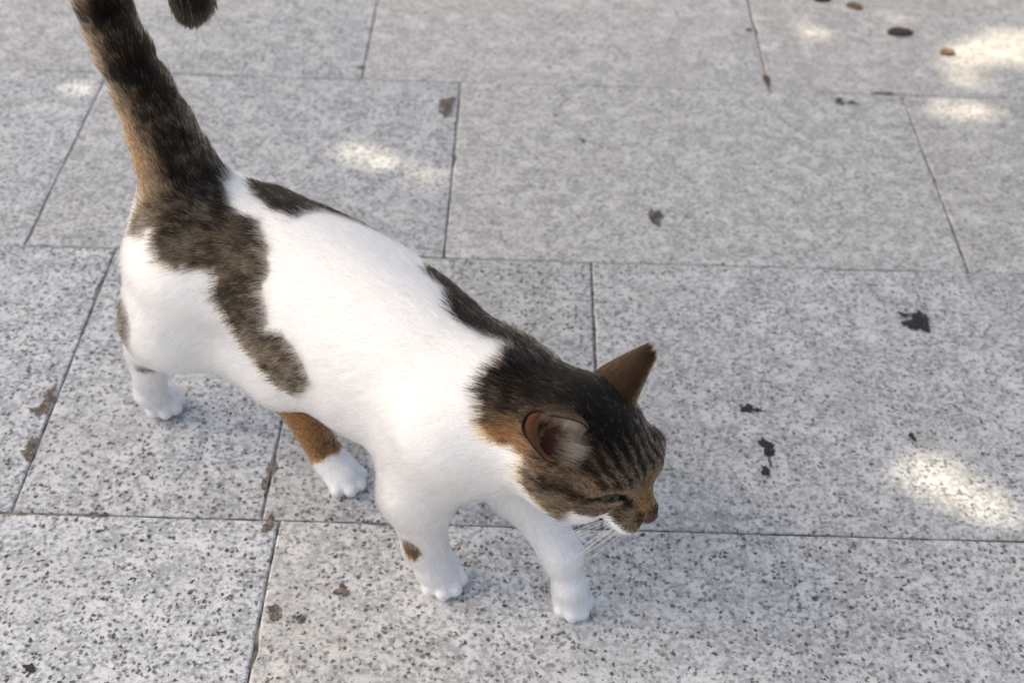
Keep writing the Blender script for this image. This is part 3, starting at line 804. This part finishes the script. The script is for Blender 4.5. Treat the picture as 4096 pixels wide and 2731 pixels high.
# comb direction
th = np.arctan2(-(R[:, 1] - spline(R[:, 0], 4)), R[:, 2] - spline(R[:, 0], 1))
T = w['trunk'][:, None]*np.c_[-np.ones(n), -.12*np.sin(th), -.50*np.abs(np.sin(th)) - .15]
s_t, side_t, Tt = tail_coords(R); T += w['tail'][:, None]*Tt*1.3
for k, L_ in LEGS.items():
    p = [np.array(a) for a in L_['pts'] + [L_['paw']]]
    dd = np.stack([seg_dist(R, a, b) for a, b in zip(p[:-1], p[1:])], 1); ww = np.exp(-dd/.008); ww /= ww.sum(1, keepdims=True)
    dirs = np.array([(b - a)/np.linalg.norm(b - a) for a, b in zip(p[:-1], p[1:])]); dirs[0] = dirs[0]*.4 + np.array([-.8, 0, -.4])
    dirs[-1] = [math.cos(L_['yaw']), math.sin(L_['yaw']), -.5]
    T += w[k][:, None]*(ww @ dirs)
qd = (R - HC) @ HR
hdir = unit(qd - np.array([.066, 0, -.010])) @ HR.T
T += w['head'][:, None]*hdir
T += .16*np.c_[vnoise(R, .012, 31), vnoise(R, .012, 32), vnoise(R, .012, 33)]
# length and lift
face = sstep(.02, .05, qd[:, 0])*w['head']
Ln = w['trunk']*.0125 + w['tail']*.0120 + w['head']*.0072 + legw*(.0058 + .0055*sstep(.04, .14, R[:, 2]))
Ln = Ln*(1 - .68*face); Ln = np.where(R[:, 2] < .05, np.minimum(Ln, .0020 + .06*np.maximum(R[:, 2] - .012, 0)), Ln)
Ln = Ln*np.exp(rng.normal(0, .20, n))*(1 + .12*vnoise(R, .009, 34))
lift = w['trunk']*.30 + w['tail']*.62 + w['head']*.42 + legw*.34 + .09*vnoise(R, .010, 35) + rng.normal(0, .09, n)
lift = np.clip(lift - .20*face, .08, 1.1)
wid = (w['trunk']*.000155 + w['tail']*.00016 + w['head']*.000125 + legw*.00012)*np.exp(rng.normal(0, .18, n))
P5, R5 = strands(R, Nn, T, Ln, lift, wid, clump=.38, clump_size=.0038)
tb, dk, wm = coat(R, w, .0016, rng)
isT = rng.uniform(0, 1, n) < tb
band = TAN + (ORANGE - TAN)*np.clip(wm, 0, 1)[:, None]
band = band*np.exp(rng.normal(0, .28, (n, 1)))
fleck = .5 + .42*vnoise(R, .0034, 51)*(1 - .5*w['head']) + .42*vnoise(R, .0017, 52)
pd = (fleck*.62 + rng.uniform(0, 1, n)*.38) < np.clip(dk*.92 - .06, 0, .76)      # wholly dark hairs
base_t = INK*(1 + rng.uniform(0, 2, (n, 1))) + .03*(1 - np.clip(dk, 0, 1))[:, None]
root = np.where(isT[:, None], base_t + .10*band*(~pd)[:, None], WHITE)
mid_ = np.where(isT[:, None], np.where(pd[:, None], INK*1.3, band*.30 + INK), WHITE)
tip = np.where(isT[:, None], np.where(pd[:, None], INK, band*np.array([1.25, 1.22, 1.18])), WHITE)
wj = 1 + rng.normal(0, .09, (n, 1)) + .07*vnoise(R, .0045, 41)[:, None] - .04
creme = (.04*np.clip(vnoise(R, .05, 42), 0, 1))[:, None]*np.array([-.1, -.6, -1.6])
cl = np.stack([root, root*.5 + mid_*.5, mid_, tip, np.where(isT[:, None], tip*.45 + INK*.5, tip)], 1)
cl = np.where(isT[:, None, None], cl, np.clip(cl*wj[:, None] + creme[:, None], 0, .97))
fur = make_curves('fur', P5, cl, R5, M_HAIR, body)
fur['kind'] = 'stuff'

# ------------------------------------------------------------------ the cat: ears, eyes, nose, whiskers
M_EARIN = NT('inner ear skin'); M_EARIN.b.inputs['Base Color'].default_value = (.34, .145, .070, 1); M_EARIN.b.inputs['Roughness'].default_value = .6  # orange base colour stands in for light glowing through the thin ear
M_EARIN.b.inputs['Subsurface Weight'].default_value = .15; M_EARIN.b.inputs['Subsurface Radius'].default_value = (.004, .0015, .001)
M_EARIN = M_EARIN.m
M_EAROUT = plain('ear back hide', (.060, .026, .013), .85, .1)
def ear(s):
    """one ear: a thin curled cup, its tip cropped short"""
    root = HC + HR @ np.array([-.016, s*.0335, .0285 if s < 0 else .0255])
    tipp = np.array([.2165, -.0555, .277]) if s < 0 else np.array([.2345, .0625, .273])
    eu = (tipp - root) / np.linalg.norm(tipp - root)
    ef = np.array([.75, -.50, .05]) if s < 0 else np.array([.30, .70, -.50]); ef -= eu*(ef @ eu); ef /= np.linalg.norm(ef)
    es = np.cross(eu, ef)                                # across the ear
    Lr = np.linalg.norm(tipp - root)/.86; Wd = .0215 if s < 0 else .0262
    nt, na = 22, 25
    def P(t, a, inset=0.0):
        t = max(t, -.3); tc = max(t, 0.0); w_ = Wd*(1 - (.56*tc**1.25 if s < 0 else .80*tc))*((.70 + .30*float(sstep(-.25, .30, t))) if s < 0 else .94)
        ph = math.radians((112 - 40*tc if s < 0 else 62 - 20*tc))*a
        rr = w_/math.sin(math.radians((112 - 40*tc if s < 0 else 62 - 20*tc))) if ((112 - 40*tc if s < 0 else 62 - 20*tc)) < 90 else w_
        rr -= inset
        c = root + eu*Lr*t - ef*.004*t
        lean = .004*(1 - t)
        return c + es*rr*math.sin(ph) - ef*(rr*math.cos(ph)*(1.2 if s < 0 else 1.0) - w_*.35) + es*lean*0
    ts = np.linspace(-.28, .86, nt); aa = np.linspace(-1, 1, na)
    def tt(t, a):                                         # cropped, slightly ragged tip and rounded edge
        return t - .06*max(t, 0)*abs(a)**3 + .010*math.sin(9*a)*(t > .8)
    V_ = [P(tt(t, a), a) for t in ts for a in aa] + [P(tt(t, a), a, .0013) for t in ts for a in aa]
    F = []; M = []
    o = nt*na
    for i in range(nt-1):
        for j in range(na-1):
            a = i*na + j
            F.append((a, a+1, a+na+1, a+na)); M.append(0)
            F.append((o+a, o+a+na, o+a+na+1, o+a+1)); M.append(1)
    for i in range(nt-1):
        for j in (0, na-1):
            a = i*na + j; F.append((a, a+na, o+a+na, o+a)); M.append(0)
    for j in range(na-1):
        a = (nt-1)*na + j; F.append((a, a+1, o+a+1, o+a)); M.append(0)
    ob = mesh_obj('ear', V_, F, M_EAROUT, cat)
    ob.data.materials.append(M_EARIN); ob.data.polygons.foreach_set('material_index', M)
    bm = bmesh.new(); bm.from_mesh(ob.data); bmesh.ops.recalc_face_normals(bm, faces=bm.faces); bm.to_mesh(ob.data); bm.free()
    # fur on the back and rims of the ear, long pale tufts inside its front edge
    n_ = 9000
    t_ = rng.uniform(0, .86, n_); a_ = rng.uniform(-1, 1, n_)
    p0 = np.array([P(tt(a, b), b) for a, b in zip(t_, a_)]); p1 = np.array([P(tt(a + .02, b), b) for a, b in zip(t_, a_)]); p2 = np.array([P(tt(a, b), b + .02) for a, b in zip(t_, a_)])
    nn = unit(np.cross(p1 - p0, p2 - p0)); cc = root + np.outer(t_, eu)*Lr
    nn *= np.sign(((p0 - cc)*nn).sum(1, keepdims=True))
    pts, rad = strands(p0, nn, p1 - p0, .0042*np.exp(rng.normal(0, .2, n_)), np.full(n_, .32), np.full(n_, .00008))
    tipw = sstep(.55, .85, t_)[:, None]; edge = sstep(.72, 1.0, np.abs(a_))[:, None]
    cb = np.where(rng.uniform(0, 1, (n_, 1)) < .50 - .30*edge, INK*1.2, np.array([.110, .048, .019])*(1 - tipw*.80) + edge*np.array([.30, .21, .125]))  # brown fur reddened, painting in the backlight that shows through the ear
    cb = cb*np.exp(rng.normal(0, .25, (n_, 1)))
    make_curves('ear_fur', pts, np.repeat(cb[:, None], 5, 1), rad, M_HAIR, ob)['kind'] = 'stuff'
    n_ = 1500
    t_ = rng.uniform(-.12, .50, n_); front = 1 if (es @ (HR @ np.array([1, 0, 0]))) > 0 else -1
    a_ = front*rng.uniform(.30, .99, n_)
    p0 = np.array([P(tt(a, b), b, .0014) for a, b in zip(t_, a_)])
    inw = -es*front*.75 + eu*.45 + ef*.55
    pts, rad = strands(p0, np.tile(ef, (n_, 1)), np.tile(inw, (n_, 1)), rng.uniform(.006, .014, n_), np.full(n_, .35), np.full(n_, .00009), curl=.25)
    cb = np.where(rng.uniform(0, 1, (n_, 1)) < .75, np.array([.66, .60, .52]), np.array([.40, .28, .16]))*np.exp(rng.normal(0, .12, (n_, 1)))
    make_curves('ear_tuft', pts, np.repeat(cb[:, None], 5, 1), rad, M_HAIR, ob)['kind'] = 'stuff'
    # pale hair growing across the hollow from its front edge
    n_ = 430 if s < 0 else 30
    h0 = np.c_[rng.uniform(-.004, .013, n_), s*rng.uniform(.0350, .0420, n_), rng.uniform(.018, .044, n_)]
    p0 = HC + h0 @ HR.T; out_ = np.tile(HR @ np.array([.25, s*.85, .45]), (n_, 1)); dr = np.tile(HR @ np.array([-.9, s*.30, -.20]), (n_, 1))
    pts, rad = strands(p0, out_, dr, rng.uniform(.007, .0180, n_)*(1 - .6*(s > 0)), rng.uniform(.25, .6, n_), np.full(n_, .00010), curl=.18, clump=.45, clump_size=.0028)
    cb = np.where(rng.uniform(0, 1, (n_, 1)) < .60, np.array([.74, .68, .58]), np.array([.42, .29, .16]))*np.exp(rng.normal(0, .12, (n_, 1)))
    fade = np.linspace(0, 1, 5)[None, :, None]
    make_curves('ear_tuft', pts, cb[:, None]*(.35 + .65*fade)*np.array([1, .92, .84])**(1 - fade), rad, M_HAIR, ob)['kind'] = 'stuff'
    return ob
ear(-1)
e_ = ear(1)
# eyes
t = NT('cat eye'); tc = t.n('TexCoord'); sx = t.n('SeparateXYZ'); t.l(tc.outputs['Object'], sx.inputs[0])
rr = t.math('SQRT', t.math('ADD', t.math('POWER', sx.outputs[1], 2.0), t.math('POWER', sx.outputs[2], 2.0)))
slit = t.ramp(t.math('ADD', t.math('MULTIPLY', t.math('ABSOLUTE', sx.outputs[1]), 1.25), t.math('MULTIPLY', t.math('ABSOLUTE', sx.outputs[2]), .9)), .0058, .0066)
c_ = t.mix(t.ramp(rr, .0066, .0076), (.045, .041, .023), (.006, .005, .004))
c_ = t.mix(slit, (.004, .004, .004), c_)
t.l(c_, t.b.inputs['Base Color']); t.b.inputs['Roughness'].default_value = .12; t.b.inputs['Coat Weight'].default_value = 0
t.b.inputs['Specular IOR Level'].default_value = .15; M_EYE = t.m
def uv_sphere(rx, ry, rz, nu=24, nv=14):
    v, f = [(0, 0, rz)], []
    for i in range(1, nv):
        for j in range(nu):
            a, b = math.pi*i/nv, 2*math.pi*j/nu
            v.append((rx*math.sin(a)*math.cos(b), ry*math.sin(a)*math.sin(b), rz*math.cos(a)))
    v.append((0, 0, -rz))
    for j in range(nu): f.append((0, 1 + j, 1 + (j+1) % nu)); f.append((len(v)-1, 1 + (nv-2)*nu + (j+1) % nu, 1 + (nv-2)*nu + j))
    for i in range(nv-2):
        for j in range(nu): f.append((1+i*nu+j, 1+(i+1)*nu+j, 1+(i+1)*nu+(j+1) % nu, 1+i*nu+(j+1) % nu))
    return v, f
for s in (-1, 1):
    v, f = uv_sphere(.0098, .0098, .0098)
    ob = mesh_obj('eye', v, f, M_EYE, cat)
    Rm = HR @ rot_ypr(math.radians(38*s), math.radians(14))
    p = HC + HR @ np.array([.0325, s*.0235, .0085])
    ob.matrix_local = Matrix([list(Rm[i]) + [p[i]] for i in range(3)] + [[0, 0, 0, 1]])
# nose leather
t = NT('nose leather'); g_ = t.n('NewGeometry')
t.l(t.mix(t.noise(g_.outputs['Position'], 900, 2), (.085, .026, .018), (.045, .018, .013)), t.b.inputs['Base Color'])
t.b.inputs['Roughness'].default_value = .42
def sd_nose(P_):
    q = (P_ - HC) @ HR
    d = sd_ell(q, (.0608, 0, -.0072), (.0056, .0072, .0052))
    d = smin(d, sd_ell(q, (.0605, 0, -.0118), (.0042, .0032, .0052)), .003)
    for s in (-1, 1):
        d = smax(d, -sd_ell(q, (.0655, s*.0043, -.0100), (.0022, .0020, .0014)), .0012)
    return d
nc = HC + HR @ np.array([.0615, 0, -.0085])
v, f = surface_nets(sd_nose, nc - .011, nc + .011, .0007)
ob = mesh_obj('nose', v - nc, f, t.m, cat); ob.location = nc
# whiskers
M_WHISK = plain('whisker', (.82, .80, .76), .35, .5)
for s in (-1, 1):
    for k in range(15):
        row, i = k % 3, (k // 3)*.75
        st = HC + HR @ np.array([.055 - .006*i, s*(.0125 + .0022*i), -.0165 - .0028*row])
        d0 = HR @ unit(np.array([[-.05 - .26*i + rng.normal(0, .22), s*1.0, -.45 - .42*row + rng.normal(0, .18)]]))[0]
        L_ = rng.uniform(.034, .066); sag = rng.uniform(.002, .018)
        path = [st + d0*L_*u__ + np.array([-.010*u__**2, 0, -sag*u__**2]) for u__ in np.linspace(0, 1, 9)]
        vs, fs = [], []
        for i_, p in enumerate(path):
            dd = path[min(i_+1, 8)] - path[max(i_-1, 0)]; dd /= np.linalg.norm(dd)
            a = np.cross(dd, [.3, .2, 1]); a /= np.linalg.norm(a); b = np.cross(dd, a); rr_ = .00029*(1 - .85*i_/8)
            vs += [p - st + rr_*(a*math.cos(x_) + b*math.sin(x_)) for x_ in (0, 2*math.pi/3, 4*math.pi/3)]
        for i_ in range(8):
            for j in range(3): fs.append((i_*3+j, i_*3+(j+1) % 3, i_*3+3+(j+1) % 3, i_*3+3+j))
        ob = mesh_obj('whisker', vs, fs, M_WHISK, cat); ob.location = st
